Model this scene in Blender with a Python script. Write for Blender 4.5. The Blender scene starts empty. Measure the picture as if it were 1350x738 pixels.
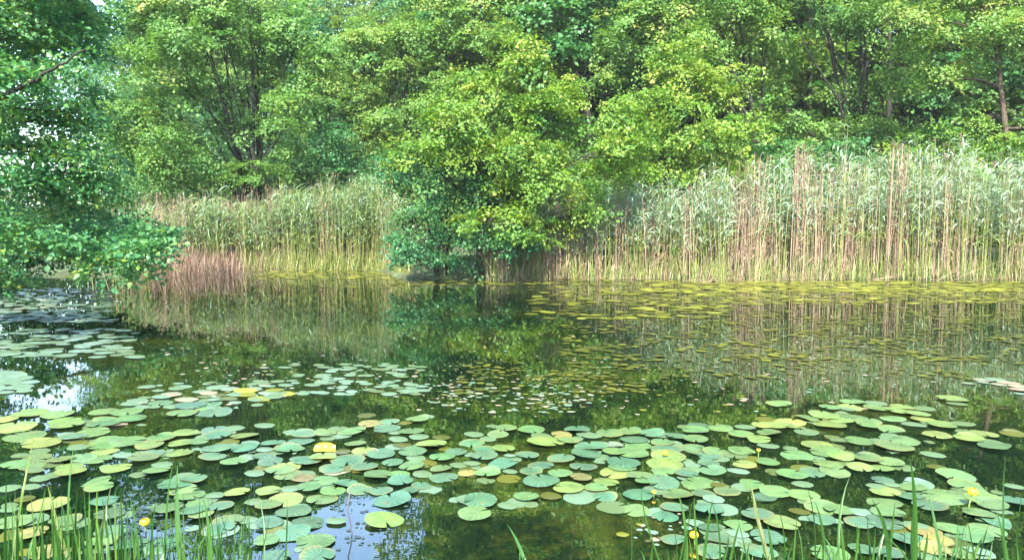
import bpy, math, random
import numpy as np
from mathutils import Vector, Matrix

# ------------------------------------------------------------------ camera, sky, sun, exposure
SC = bpy.context.scene
COL = SC.collection
CAM_Z = 1.7
F = 975.0                                   # focal length in photo pixels (photo 1350 x 738)
PITCH = math.atan((369.0 - 290.0) / F)      # eye level at row 290
cam_d = bpy.data.cameras.new('camera'); cam = bpy.data.objects.new('camera', cam_d); COL.objects.link(cam)
cam_d.sensor_width = 36.0; cam_d.lens = 36.0 * F / 1350.0
cam_d.clip_start = 0.05; cam_d.clip_end = 3000
cam.location = (0, 0, CAM_Z); cam.rotation_euler = (math.pi / 2 - PITCH, 0, 0)
SC.camera = cam

SUN_EL = math.radians(46); SUN_AZ = math.radians(190)   # azimuth clockwise from +Y: behind the camera, to its left
W = bpy.data.worlds.new('World'); SC.world = W; W.use_nodes = True
nt = W.node_tree
sky = nt.nodes.new('ShaderNodeTexSky'); sky.sky_type = 'NISHITA'; sky.sun_disc = False
sky.sun_elevation = SUN_EL; sky.sun_rotation = SUN_AZ
sky.air_density = 1.2; sky.dust_density = 0.8; sky.ozone_density = 3.0
nt.nodes['Background'].inputs['Strength'].default_value = 0.15
nt.links.new(sky.outputs[0], nt.nodes['Background'].inputs['Color'])
sun_d = bpy.data.lights.new('sun', 'SUN'); sun = bpy.data.objects.new('sun', sun_d); COL.objects.link(sun)
sun_d.energy = 4.2; sun_d.angle = math.radians(0.5); sun_d.color = (1.0, 0.93, 0.77)
sv = Vector((math.sin(SUN_AZ) * math.cos(SUN_EL), math.cos(SUN_AZ) * math.cos(SUN_EL), math.sin(SUN_EL)))
sun.rotation_euler = sv.to_track_quat('Z', 'Y').to_euler()
vs = SC.view_settings
vs.view_transform = 'Standard'; vs.look = 'None'; vs.gamma = 1.0; vs.use_curve_mapping = False
vs.exposure = 2.6
try:
    SC.cycles.max_bounces = 8; SC.cycles.diffuse_bounces = 6; SC.cycles.transmission_bounces = 6
    SC.cycles.caustics_reflective = False; SC.cycles.caustics_refractive = False
except Exception:
    pass

rng = np.random.default_rng(7)
random.seed(7)

def at(px, py, Y):
    """point on the world plane y = Y seen at photo pixel (px, py)"""
    sx = (px - 675.0) / F; sy = (369.0 - py) / F
    dy = math.cos(PITCH) + sy * math.sin(PITCH); dz = -math.sin(PITCH) + sy * math.cos(PITCH)
    t = Y / dy
    return Vector((sx * t, Y, CAM_Z + dz * t))

def ground(px, py, z=0.0):
    """point of the level z seen at photo pixel (px, py)"""
    sx = (px - 675.0) / F; sy = (369.0 - py) / F
    dy = math.cos(PITCH) + sy * math.sin(PITCH); dz = -math.sin(PITCH) + sy * math.cos(PITCH)
    t = (z - CAM_Z) / dz
    return Vector((sx * t, dy * t, z))

# ------------------------------------------------------------------ object helpers
def tag(o, label=None, cat=None, group=None, kind=None):
    if label: o['label'] = label
    if cat: o['category'] = cat
    if group: o['group'] = group
    if kind: o['kind'] = kind
    return o

def empty(name, loc, rz=0.0):
    o = bpy.data.objects.new(name, None); COL.objects.link(o)
    o.empty_display_size = 0.1; o.location = loc; o.rotation_euler = (0, 0, rz)
    return o

def link(name, me, parent=None, loc=None):
    o = bpy.data.objects.new(name, me); COL.objects.link(o)
    if parent is not None:
        o.parent = parent
    if loc is not None:
        o.location = loc
    return o

def mesh_np(name, verts, quads=None, tris=None, mat=None, tint=None, smooth=False):
    """numpy arrays -> mesh; tint = one float per face (quads first)"""
    verts = np.asarray(verts, dtype=np.float32).reshape(-1, 3)
    q = np.zeros((0, 4), np.int32) if quads is None else np.asarray(quads, np.int32).reshape(-1, 4)
    t = np.zeros((0, 3), np.int32) if tris is None else np.asarray(tris, np.int32).reshape(-1, 3)
    me = bpy.data.meshes.new(name)
    me.vertices.add(len(verts)); me.vertices.foreach_set('co', verts.ravel())
    loops = np.concatenate([q.ravel(), t.ravel()])
    me.loops.add(len(loops)); me.loops.foreach_set('vertex_index', loops)
    tot = np.concatenate([np.full(len(q), 4, np.int32), np.full(len(t), 3, np.int32)])
    start = np.concatenate([[0], np.cumsum(tot)[:-1]]).astype(np.int32)
    me.polygons.add(len(tot)); me.polygons.foreach_set('loop_start', start)
    me.polygons.foreach_set('use_smooth', np.full(len(tot), smooth, dtype=bool))
    if tint is not None:
        a = me.attributes.new('tint', 'FLOAT', 'FACE')
        a.data.foreach_set('value', np.asarray(tint, np.float32))
    me.update(calc_edges=True)
    me.validate()
    if mat: me.materials.append(mat)
    return me

class Acc:
    """collects pieces of one mesh"""
    def __init__(s): s.v = []; s.q = []; s.t = []; s.qt = []; s.tt = []; s.n = 0
    def add(s, v, q=None, t=None, tint=0.5):
        v = np.asarray(v, np.float32).reshape(-1, 3)
        if q is not None and len(q):
            q = np.asarray(q, np.int32).reshape(-1, 4) + s.n; s.q.append(q)
            s.qt.append(np.broadcast_to(np.asarray(tint, np.float32), (len(q),)))
        if t is not None and len(t):
            t = np.asarray(t, np.int32).reshape(-1, 3) + s.n; s.t.append(t)
            s.tt.append(np.broadcast_to(np.asarray(tint, np.float32), (len(t),)))
        s.v.append(v); s.n += len(v)
    def mesh(s, name, mat, smooth=False):
        q = np.concatenate(s.q) if s.q else None; t = np.concatenate(s.t) if s.t else None
        ti = np.concatenate(s.qt + s.tt) if (s.qt or s.tt) else None
        return mesh_np(name, np.concatenate(s.v), q, t, mat, ti, smooth)

def tube(acc, pts, radii, sides=7, tint=0.5, cap=True):
    pts = np.asarray(pts, np.float64); n = len(pts)
    tan = np.gradient(pts, axis=0); tan /= np.linalg.norm(tan, axis=1, keepdims=True) + 1e-9
    ref = np.array([0.0, 0.0, 1.0]) if abs(tan[0][2]) < 0.9 else np.array([1.0, 0, 0])
    ang = np.linspace(0, 2 * np.pi, sides, endpoint=False)
    vs_ = []
    for i in range(n):
        u = np.cross(tan[i], ref); u /= np.linalg.norm(u) + 1e-9; w = np.cross(tan[i], u)
        vs_.append(pts[i] + radii[i] * (np.cos(ang)[:, None] * u + np.sin(ang)[:, None] * w))
    v = np.concatenate(vs_)
    q = []
    for i in range(n - 1):
        for k in range(sides):
            k2 = (k + 1) % sides
            q.append((i * sides + k, i * sides + k2, (i + 1) * sides + k2, (i + 1) * sides + k))
    t = []
    if cap:
        v = np.concatenate([v, pts[-1:] + tan[-1:] * radii[-1]])
        for k in range(sides):
            t.append(((n - 1) * sides + k, (n - 1) * sides + (k + 1) % sides, n * sides))
    acc.add(v, q, t, tint)

def bez(p0, p1, p2, n):
    t = np.linspace(0, 1, n)[:, None]
    p0, p1, p2 = (np.asarray(p, float) for p in (p0, p1, p2))
    return (1 - t) ** 2 * p0 + 2 * t * (1 - t) * p1 + t * t * p2

# ------------------------------------------------------------------ materials
def new_mat(name):
    m = bpy.data.materials.new(name); m.use_nodes = True
    return m, m.node_tree.nodes, m.node_tree.links, m.node_tree.nodes['Principled BSDF']

def ramp_node(N, stops):
    r = N.new('ShaderNodeValToRGB'); e = r.color_ramp.elements
    while len(e) < len(stops): e.new(0.5)
    for k, (p, c) in enumerate(stops):
        e[k].position = p; e[k].color = (*c, 1)
    return r

def leaf_mat(name, stops, trans=0.45, rough=0.45, spec=0.35, tboost=(1.25, 1.25, 0.6)):
    m, N, L, P = new_mat(name)
    a = N.new('ShaderNodeAttribute'); a.attribute_name = 'tint'
    r = ramp_node(N, stops); L.new(a.outputs['Fac'], r.inputs['Fac'])
    L.new(r.outputs['Color'], P.inputs['Base Color'])
    P.inputs['Roughness'].default_value = rough; P.inputs['Specular IOR Level'].default_value = spec
    tr = N.new('ShaderNodeBsdfTranslucent')
    mul = N.new('ShaderNodeVectorMath'); mul.operation = 'MULTIPLY'; mul.inputs[1].default_value = tboost
    L.new(r.outputs['Color'], mul.inputs[0]); L.new(mul.outputs[0], tr.inputs['Color'])
    mix = N.new('ShaderNodeMixShader'); mix.inputs[0].default_value = trans
    L.new(P.outputs[0], mix.inputs[1]); L.new(tr.outputs[0], mix.inputs[2])
    L.new(mix.outputs[0], N['Material Output'].inputs['Surface'])
    return m

LEAF_LIGHT = leaf_mat('leaf_light_green', [(0, (.044, .135, .034)), (.5, (.105, .215, .046)), (.85, (.170, .262, .055)), (1, (.24, .26, .07))])
LEAF_YELLOW = leaf_mat('leaf_yellow_green', [(0, (.036, .135, .028)), (.5, (.115, .220, .028)), (.85, (.190, .262, .034)), (1, (.27, .26, .05))])
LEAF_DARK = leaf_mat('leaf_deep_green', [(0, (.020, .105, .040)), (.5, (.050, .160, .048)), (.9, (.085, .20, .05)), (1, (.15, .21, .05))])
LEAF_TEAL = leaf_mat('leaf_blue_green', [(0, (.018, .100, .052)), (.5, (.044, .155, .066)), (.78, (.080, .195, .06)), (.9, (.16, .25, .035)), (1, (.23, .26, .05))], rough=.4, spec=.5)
LEAF_VEIL = leaf_mat('leaf_veil_green', [(0, (.016, .100, .050)), (.5, (.050, .170, .058)), (.75, (.095, .215, .050)), (.9, (.17, .26, .035)), (1, (.23, .26, .05))], rough=.42, spec=.45)  # darkened blue-green, carries the left tree's shade as colour
REED_MAT = leaf_mat('reed_fibre', [(0, (.115, .068, .052)), (.12, (.22, .145, .105)), (.22, (.31, .215, .155)), (.42, (.39, .305, .215)), (.5, (.24, .27, .07)), (.62, (.12, .20, .05)), (.8, (.16, .255, .15)), (1, (.29, .38, .30))], trans=.35, rough=.5, spec=.35, tboost=(1.1, 1.1, .85))
GRASS_MAT = leaf_mat('grass_blade', [(0, (.014, .062, .014)), (.5, (.034, .100, .016)), (.85, (.080, .145, .022)), (.93, (.12, .16, .045)), (1, (.22, .23, .12))], trans=.35, rough=.4, spec=.4)

def bark_mat(name, c0, c1):
    m, N, L, P = new_mat(name)
    tc = N.new('ShaderNodeTexCoord'); mp = N.new('ShaderNodeMapping'); mp.inputs['Scale'].default_value = (9, 9, 2)
    L.new(tc.outputs['Object'], mp.inputs[0])
    n = N.new('ShaderNodeTexNoise'); n.inputs['Scale'].default_value = 2.5; n.inputs['Detail'].default_value = 6; L.new(mp.outputs[0], n.inputs['Vector'])
    r = ramp_node(N, [(.3, c0), (.7, c1)]); L.new(n.outputs['Fac'], r.inputs['Fac']); L.new(r.outputs['Color'], P.inputs['Base Color'])
    b = N.new('ShaderNodeBump'); b.inputs['Strength'].default_value = .6; b.inputs['Distance'].default_value = .02
    L.new(n.outputs['Fac'], b.inputs['Height']); L.new(b.outputs[0], P.inputs['Normal'])
    P.inputs['Roughness'].default_value = .9; P.inputs['Specular IOR Level'].default_value = .2
    return m
BARK = bark_mat('bark_dark', (.010, .011, .010), (.032, .029, .024))
BARK_PALE = bark_mat('bark_pale', (.035, .026, .02), (.10, .072, .054))

def ground_mat():
    m, N, L, P = new_mat('forest_floor')
    tc = N.new('ShaderNodeTexCoord')
    n = N.new('ShaderNodeTexNoise'); n.inputs['Scale'].default_value = .9; n.inputs['Detail'].default_value = 8; L.new(tc.outputs['Object'], n.inputs['Vector'])
    r = ramp_node(N, [(.3, (.035, .03, .018)), (.5, (.04, .06, .02)), (.7, (.06, .10, .03))]); L.new(n.outputs['Fac'], r.inputs['Fac'])
    L.new(r.outputs['Color'], P.inputs['Base Color']); P.inputs['Roughness'].default_value = .95
    n2 = N.new('ShaderNodeTexNoise'); n2.inputs['Scale'].default_value = 14; n2.inputs['Detail'].default_value = 6; L.new(tc.outputs['Object'], n2.inputs['Vector'])
    b = N.new('ShaderNodeBump'); b.inputs['Strength'].default_value = .8; b.inputs['Distance'].default_value = .06
    L.new(n2.outputs['Fac'], b.inputs['Height']); L.new(b.outputs[0], P.inputs['Normal'])
    return m

def water_mat():
    m, N, L, P = new_mat('pond_water')
    tc = N.new('ShaderNodeTexCoord')
    n = N.new('ShaderNodeTexNoise'); n.inputs['Scale'].default_value = .35; n.inputs['Detail'].default_value = 7; n.inputs['Roughness'].default_value = .65
    L.new(tc.outputs['Object'], n.inputs['Vector'])
    fine = N.new('ShaderNodeTexNoise'); fine.inputs['Scale'].default_value = 9; fine.inputs['Detail'].default_value = 6; fine.inputs['Roughness'].default_value = .7
    L.new(tc.outputs['Object'], fine.inputs['Vector'])
    add = N.new('ShaderNodeMath'); add.operation = 'MULTIPLY_ADD'; add.inputs[1].default_value = .75
    L.new(fine.outputs['Fac'], add.inputs[0]); L.new(n.outputs['Fac'], add.inputs[2])
    r = ramp_node(N, [(.78, (.0015, .006, .003)), (.90, (.005, .011, .003)), (1.02, (.017, .022, .004))])
    L.new(add.outputs[0], r.inputs['Fac'])
    L.new(r.outputs['Color'], P.inputs['Base Color'])
    P.inputs['Roughness'].default_value = .0; P.inputs['IOR'].default_value = 2.25; P.inputs['Specular IOR Level'].default_value = .5
    mp = N.new('ShaderNodeMapping'); mp.inputs['Scale'].default_value = (1.6, 3.2, 1); L.new(tc.outputs['Object'], mp.inputs[0])
    w = N.new('ShaderNodeTexNoise'); w.inputs['Scale'].default_value = 1.6; w.inputs['Detail'].default_value = 3; L.new(mp.outputs[0], w.inputs['Vector'])
    b = N.new('ShaderNodeBump'); b.inputs['Strength'].default_value = .035; b.inputs['Distance'].default_value = .012
    L.new(w.outputs['Fac'], b.inputs['Height']); L.new(b.outputs[0], P.inputs['Normal'])
    return m

def pad_mat():
    """object colour, pale midrib and side veins, blotches of wear"""
    m, N, L, P = new_mat('lily_pad_skin')
    oi = N.new('ShaderNodeObjectInfo'); tc = N.new('ShaderNodeTexCoord')
    sep = N.new('ShaderNodeSeparateXYZ'); L.new(tc.outputs['Object'], sep.inputs[0])
    def math_(op, a, b=None):
        n = N.new('ShaderNodeMath'); n.operation = op
        for k, x in enumerate((a, b)):
            if x is None: continue
            if isinstance(x, (int, float)): n.inputs[k].default_value = x
            else: L.new(x, n.inputs[k])
        return n.outputs[0]
    ang = math_('ARCTAN2', sep.outputs['Y'], sep.outputs['X'])
    ve = math_('POWER', math_('ABSOLUTE', math_('COSINE', math_('MULTIPLY', ang, 8.0))), 14.0)
    # blotches, different on every pad
    off = N.new('ShaderNodeCombineXYZ'); L.new(math_('MULTIPLY', oi.outputs['Random'], 97.0), off.inputs[2])
    ad = N.new('ShaderNodeVectorMath'); ad.operation = 'ADD'; L.new(tc.outputs['Object'], ad.inputs[0]); L.new(off.outputs[0], ad.inputs[1])
    n = N.new('ShaderNodeTexNoise'); n.inputs['Scale'].default_value = 2.2; n.inputs['Detail'].default_value = 6; n.inputs['Roughness'].default_value = .6; L.new(ad.outputs[0], n.inputs['Vector'])
    r = ramp_node(N, [(.32, (.62, .70, .62)), (.5, (1, 1, 1)), (.66, (1.2, 1.15, .95))]); L.new(n.outputs['Fac'], r.inputs['Fac'])
    mul = N.new('ShaderNodeMix'); mul.data_type = 'RGBA'; mul.blend_type = 'MULTIPLY'; mul.inputs['Factor'].default_value = 1
    L.new(oi.outputs['Color'], mul.inputs['A']); L.new(r.outputs['Color'], mul.inputs['B'])
    mv = N.new('ShaderNodeMix'); mv.data_type = 'RGBA'; L.new(math_('MULTIPLY', ve, .28), mv.inputs['Factor'])
    L.new(mul.outputs['Result'], mv.inputs['A']); mv.inputs['B'].default_value = (.16, .20, .085, 1)
    # brown specks
    sp = N.new('ShaderNodeTexNoise'); sp.inputs['Scale'].default_value = 5.5; sp.inputs['Detail'].default_value = 3; L.new(ad.outputs[0], sp.inputs['Vector'])
    rs = ramp_node(N, [(.66, (0, 0, 0)), (.72, (1, 1, 1))]); L.new(sp.outputs['Fac'], rs.inputs['Fac'])
    ms = N.new('ShaderNodeMix'); ms.data_type = 'RGBA'; L.new(math_('MULTIPLY', rs.outputs['Color'], .75), ms.inputs['Factor'])
    L.new(mv.outputs['Result'], ms.inputs['A']); ms.inputs['B'].default_value = (.13, .085, .03, 1)
    # yellowed, browned rims on some
    ln = N.new('ShaderNodeVectorMath'); ln.operation = 'LENGTH'; L.new(tc.outputs['Object'], ln.inputs[0])
    mr = N.new('ShaderNodeMapRange'); mr.inputs['From Min'].default_value = .36; mr.inputs['From Max'].default_value = .54; L.new(math_('ADD', ln.outputs['Value'], math_('MULTIPLY', math_('SUBTRACT', n.outputs['Fac'], .5), .25)), mr.inputs['Value'])
    me_ = N.new('ShaderNodeMix'); me_.data_type = 'RGBA'; L.new(math_('MULTIPLY', mr.outputs['Result'], math_('MULTIPLY', math_('GREATER_THAN', oi.outputs['Random'], .55), .7)), me_.inputs['Factor'])
    L.new(ms.outputs['Result'], me_.inputs['A']); me_.inputs['B'].default_value = (.115, .110, .036, 1)
    L.new(me_.outputs['Result'], P.inputs['Base Color'])
    P.inputs['Roughness'].default_value = .36; P.inputs['IOR'].default_value = 1.6
    b = N.new('ShaderNodeBump'); b.inputs['Strength'].default_value = .35; b.inputs['Distance'].default_value = .02
    L.new(math_('ADD', math_('MULTIPLY', ve, -.25), n.outputs['Fac']), b.inputs['Height']); L.new(b.outputs[0], P.inputs['Normal'])
    return m

def plain_mat(name, col, rough=.5, trans=0.0):
    m, N, L, P = new_mat(name)
    tc = N.new('ShaderNodeTexCoord'); n = N.new('ShaderNodeTexNoise'); n.inputs['Scale'].default_value = 30; n.inputs['Detail'].default_value = 4
    L.new(tc.outputs['Object'], n.inputs['Vector'])
    r = ramp_node(N, [(.3, tuple(c * .75 for c in col)), (.7, tuple(min(1, c * 1.15) for c in col))]); L.new(n.outputs['Fac'], r.inputs['Fac'])
    L.new(r.outputs['Color'], P.inputs['Base Color']); P.inputs['Roughness'].default_value = rough
    return m
PETAL = plain_mat('yellow_petal', (.80, .56, .02), .45)
STIGMA = plain_mat('green_gold_stigma', (.55, .45, .03), .5)
STEM = plain_mat('green_stem', (.10, .16, .03), .5)
DRY = plain_mat('dry_stalk', (.30, .22, .14), .8)
PLUME = plain_mat('reed_plume', (.30, .20, .15), .9)
FLOAT_PAD = leaf_mat('floating_leaf', [(0, (.032, .038, .008)), (.2, (.060, .066, .010)), (.36, (.13, .14, .014)), (.46, (.21, .215, .030)), (.52, (.24, .235, .04)), (.56, (.06, .075, .02)), (.7, (.075, .125, .06)), (.9, (.10, .165, .115)), (1, (.22, .17, .12))], trans=.1, rough=.3, spec=.6, tboost=(1, 1, 1))
PAD = pad_mat()

# ------------------------------------------------------------------ the setting: ground and water
def sstep(x): x = np.clip(x, 0, 1); return x * x * (3 - 2 * x)
def near_shore(x): return 2.75 + .22 * np.sin(x * 1.3) + .12 * np.sin(x * 3.1 + 1)
def far_shore(x):
    right = 21.3 + .35 * np.sin(x * .7) + .2 * np.sin(x * 1.9)
    left = 25.6 + .5 * np.sin(x * .5)
    k = sstep((x + 5.0) / 2.2)
    return left * (1 - k) + right * k
def left_shore(y): return -10.2 - .32 * np.maximum(y - 9, -6) + .35 * np.sin(y * .8)
def pond_d(x, y):
    return np.minimum(np.minimum(y - near_shore(x), far_shore(x) - y), np.minimum(x - left_shore(y), 26 - x))
def terrain_z(x, y):
    d = pond_d(x, y)
    up = .10 * sstep(-d / .5) + .55 * sstep(-d / 5) + .02 * np.maximum(-d - 3, 0)
    bump = .05 * np.sin(x * 1.7 + y) * np.sin(y * 1.3 - x * .6)
    return np.where(d > 0, -.9 * sstep(d / 3.0) - .02, up - .02 + bump * sstep(-d / 1.0))

xs = np.concatenate([[-500, -260, -140, -90], np.arange(-60, 60.1, .6), [90, 140, 260, 500]])
ys = np.concatenate([[-300, -120, -60, -30], np.arange(-14, 66.1, .5), [80, 110, 170, 300, 700]])
gx, gy = np.meshgrid(xs, ys)
gv = np.stack([gx, gy, terrain_z(gx, gy)], -1).reshape(-1, 3)
nx, ny = len(xs), len(ys)
ii = (np.arange(ny - 1)[:, None] * nx + np.arange(nx - 1)[None, :]).ravel()
gq = np.stack([ii, ii + 1, ii + nx + 1, ii + nx], -1)
tag(link('ground', mesh_np('ground', gv, gq, None, ground_mat(), None, True)), kind='structure')
wx = np.linspace(-24, 30, 28); wy = np.linspace(1.5, 30, 16)
gx, gy = np.meshgrid(wx, wy); wv = np.stack([gx, gy, gx * 0], -1).reshape(-1, 3)
ii = (np.arange(15)[:, None] * 28 + np.arange(27)[None, :]).ravel()
tag(link('pond_water', mesh_np('pond_water', wv, np.stack([ii, ii + 1, ii + 29, ii + 28], -1), None, water_mat(), None, True)), kind='structure')

# ------------------------------------------------------------------ trees
def unit(v): return v / (np.linalg.norm(v, axis=-1, keepdims=True) + 1e-9)

def leaves(centres, normals, tints, per, spread, size, r):
    """sprays of folded leaves: one flattish spray per centre -> (verts, quads, tint)"""
    n = len(centres); N_ = n * per
    c = np.repeat(centres, per, 0); nn = np.repeat(normals, per, 0); ti = np.repeat(tints, per)
    sp = np.repeat(spread, per); cs = np.repeat(.7 + .65 * r.random(n), per)
    a = r.normal(size=(N_, 3)); a -= (a * nn).sum(1, keepdims=True) * nn; a = unit(a)
    rad = np.sqrt(r.random(N_)) * sp
    pos = c + a * rad[:, None] + nn * (r.normal(size=N_) * sp * .14 - rad * rad / np.maximum(sp, .01) * .25)[:, None]
    ln = unit(nn + r.normal(size=(N_, 3)) * .42)
    d = unit(a * .6 + r.normal(size=(N_, 3)) * .6 + np.array([0, 0, -.25])); d -= (d * ln).sum(1, keepdims=True) * ln; d = unit(d)
    s = np.cross(ln, d); L_ = size * cs * (.6 + .75 * r.random(N_)); wd = L_ * (.30 + .12 * r.random(N_))
    p0 = pos; p2 = pos + d * L_[:, None]
    mid = pos + d * (L_ * .45)[:, None] + ln * (wd * .22)[:, None]
    p1 = mid + s * wd[:, None]; p3 = mid - s * wd[:, None]
    v = np.stack([p0, p1, p2, p3], 1).reshape(-1, 3)
    q = np.arange(N_ * 4).reshape(-1, 4)
    t = np.clip(ti + r.normal(size=N_) * .10, 0, 1)
    return v, q, t

def lobe(px, py, Y, rx, rz, ry=None):
    """crown lobe given by where it shows in the photograph and its distance"""
    p = at(px, py, Y); k = Y / F
    return (p.x, p.y, p.z, rx * k, (ry if ry else (rx + rz) * .5) * k, rz * k)

def build_tree(name, label, cat, base, lobes, mat, leaf=.11, per=42, dens=2.6, spread=.36, tmean=.45, bark=BARK, r0=.16,
               group=None, fork=.35, top=None, seed=0, limb_paths=(), stems=1, twigs=5, lean=(0, 0), up_bias=.75, limb_min_z=-9):
    r = np.random.default_rng(1000 + seed)
    base = Vector(base)
    root = empty(name, base); tag(root, label, cat, group)
    b = np.array(base)
    lob = np.array(lobes, float)
    # smaller side lobes break the round outline
    sat = lob[r.random(len(lob)) < .75].copy()
    if len(sat):
        u = unit(r.normal(size=(len(sat), 3)) * np.array([1, .8, .7])); sat[:, :3] += u * sat[:, 3:6] * (1.0 + .35 * r.random((len(sat), 1))); sat[:, 3:6] *= .42 + .3 * r.random((len(sat), 1))
        sat = sat[sat[:, 2] - sat[:, 5] > .25]
    n_main = len(lob); crown_lob = np.concatenate([lob, sat]) if len(sat) else lob
    # ---- crown: one mesh of leaf sprays scattered over and through the lobes
    acc = Acc(); tw_targets = []
    for (x, y, z, rx, ry, rz) in crown_lob:
        n = max(10, int(dens * 1.28 * 4 * math.pi * ((rx * ry + rx * rz + ry * rz) / 3)))
        u = unit(r.normal(size=(n, 3))); u[:, 2] = np.where(u[:, 2] < -.35, -u[:, 2] * .8, u[:, 2]); u = unit(u)
        rr = (.35 + .75 * r.random(n) ** .6) * (1 + .12 * r.normal(size=n))
        # uneven outline: lumps on lumps
        ph = r.random(6) * 6.28
        rr *= 1 + .16 * np.sin(3 * np.arctan2(u[:, 1], u[:, 0]) + ph[0]) + .14 * np.sin(5 * u[:, 2] + ph[1]) + .10 * np.sin(7 * u[:, 0] + ph[2])
        c = np.array([x, y, z]) + u * rr[:, None] * np.array([rx, ry, rz])
        c[:, 2] = np.maximum(c[:, 2], .12 + .25 * r.random(n))
        nrm = unit(u * .55 + np.array([0, 0, up_bias]) + r.normal(size=(n, 3)) * .30)
        ti = np.clip(tmean + r.normal(size=n) * .17 + .05 * r.normal(), .02, .98)
        v, q, t = leaves(c - b, nrm, ti, int(per * 1.3), spread * (.55 + .95 * r.random(n)), leaf * .88, r)
        acc.add(v, q, None, t)
        k = r.integers(0, n, twigs); tw_targets.append(c[k])
    link('crown', acc.mesh('crown', mat), root)
    # ---- trunk and limbs
    tz = lob[:, 2].max() if top is None else top
    cx, cy = (lob[:, 0] * lob[:, 3]).sum() / lob[:, 3].sum(), (lob[:, 1] * lob[:, 3]).sum() / lob[:, 3].sum()
    H = tz - b[2]
    tip = np.array([b[0] + (cx - b[0]) * .8 + lean[0], b[1] + (cy - b[1]) * .8 + lean[1], tz - H * .08])
    trunks = []
    for s in range(stems):
        a = Acc(); off = np.array([0, 0, 0]) if stems == 1 else np.array([math.cos(s * 2.4), math.sin(s * 2.4), 0]) * r0 * 1.3
        tp = tip + (0 if stems == 1 else 1) * np.array([math.cos(s * 2.4 + 1), math.sin(s * 2.4 + 1), 0]) * H * .16
        mid = b + off + (tp - b) * np.array([.2, .2, .55]) + r.normal(size=3) * .08 * np.array([1, 1, 0])
        pts = bez(b + off - np.array([0, 0, .25]), mid, tp, 14) + np.cumsum(r.normal(size=(14, 3)) * np.array([.03, .03, 0]), 0)
        rs = r0 * (1 - np.linspace(0, 1, 14) ** 1.2 * .88); rs[0] *= 1.35; rs[1] *= 1.08
        tube(a, pts - b, rs, 9)
        link('trunk', a.mesh('trunk', bark, True), root); trunks.append((pts, rs))
    for i, (x, y, z, rx, ry, rz) in enumerate(lob):
        pts, rs = trunks[i % stems]
        want = b[2] + (z - b[2]) * (fork + .25 * r.random())
        j = int(np.clip(np.searchsorted(pts[:, 2], want), 1, 12))
        p0 = pts[j]; p2 = np.array([x, y, z])
        if np.linalg.norm(p2 - p0) < .5 or z < limb_min_z: continue
        p1 = (p0 + p2) / 2 + np.array([0, 0, .22 * np.linalg.norm((p2 - p0)[:2])]) + r.normal(size=3) * .12
        a = Acc(); lp = bez(p0, p1, p2, 9) + np.cumsum(r.normal(size=(9, 3)) * .025, 0); lp[0] = p0
        rb = min(rs[j] * .62, .11)
        tube(a, lp - b, rb * (1 - np.linspace(0, 1, 9) * .78), 6)
        for tgt in tw_targets[i]:
            j2 = r.integers(4, 9); q0 = lp[j2]; m = (q0 + tgt) / 2 + r.normal(size=3) * .08
            tube(a, bez(q0, m, tgt, 5) - b, rb * .25 * (1 - np.linspace(0, 1, 5) * .7), 4, cap=False)
        link('branch', a.mesh('branch', bark, True), root)
    for path, ra in limb_paths:
        a = Acc(); path = np.asarray([tuple(p) for p in path], float)
        # smooth the path
        tt = np.linspace(0, len(path) - 1, len(path) * 4); k = np.arange(len(path))
        sm = np.stack([np.interp(tt, k, path[:, d]) for d in range(3)], 1) + r.normal(size=(len(tt), 3)) * .012
        tube(a, sm - b, ra * (1 - np.linspace(0, 1, len(tt)) * .75), 7)
        link('branch', a.mesh('branch', bark, True), root)
    return root

def gz(x, y): return float(terrain_z(np.array(x, float), np.array(y, float)))
def base_at(px, Y): 
    x = (px - 675) / F * Y; return (x, Y, gz(x, Y))
def LB(Y, rows, dy=0.0):
    out = []
    for k, (px, py, rx, rz) in enumerate(rows):
        out.append(lobe(px, py, Y + dy * math.sin(k * 2.3), rx, rz))
    return out

# left-bank tree hanging over the water, its shade put into the leaf colour
tA = build_tree('overhanging_tree', 'tree shaded by its dark blue-green leaf colour, hanging its boughs low over the water on the left bank', 'tree', (-10.9, 9.6, gz(-10.9, 9.6)),
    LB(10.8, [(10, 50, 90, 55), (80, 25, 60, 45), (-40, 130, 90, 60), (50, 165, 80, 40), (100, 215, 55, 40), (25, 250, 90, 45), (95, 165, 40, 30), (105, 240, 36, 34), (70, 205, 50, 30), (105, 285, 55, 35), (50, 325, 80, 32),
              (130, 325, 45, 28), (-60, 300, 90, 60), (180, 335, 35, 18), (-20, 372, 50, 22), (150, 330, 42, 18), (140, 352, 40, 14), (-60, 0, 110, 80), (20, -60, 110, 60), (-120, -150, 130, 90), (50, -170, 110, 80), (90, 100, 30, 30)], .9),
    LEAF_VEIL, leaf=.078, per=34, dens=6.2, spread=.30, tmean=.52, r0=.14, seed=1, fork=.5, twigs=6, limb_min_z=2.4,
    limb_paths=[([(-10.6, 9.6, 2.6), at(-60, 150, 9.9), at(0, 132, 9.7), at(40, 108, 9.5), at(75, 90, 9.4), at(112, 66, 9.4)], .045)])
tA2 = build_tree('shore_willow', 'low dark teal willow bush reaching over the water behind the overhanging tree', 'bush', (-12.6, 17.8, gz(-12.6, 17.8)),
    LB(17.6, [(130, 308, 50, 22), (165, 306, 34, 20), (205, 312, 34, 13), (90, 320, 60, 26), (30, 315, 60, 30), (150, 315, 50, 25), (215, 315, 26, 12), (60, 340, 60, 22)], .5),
    LEAF_DARK, leaf=.10, per=38, dens=4.2, spread=.3, tmean=.38, r0=.09, seed=2, stems=3)
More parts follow.
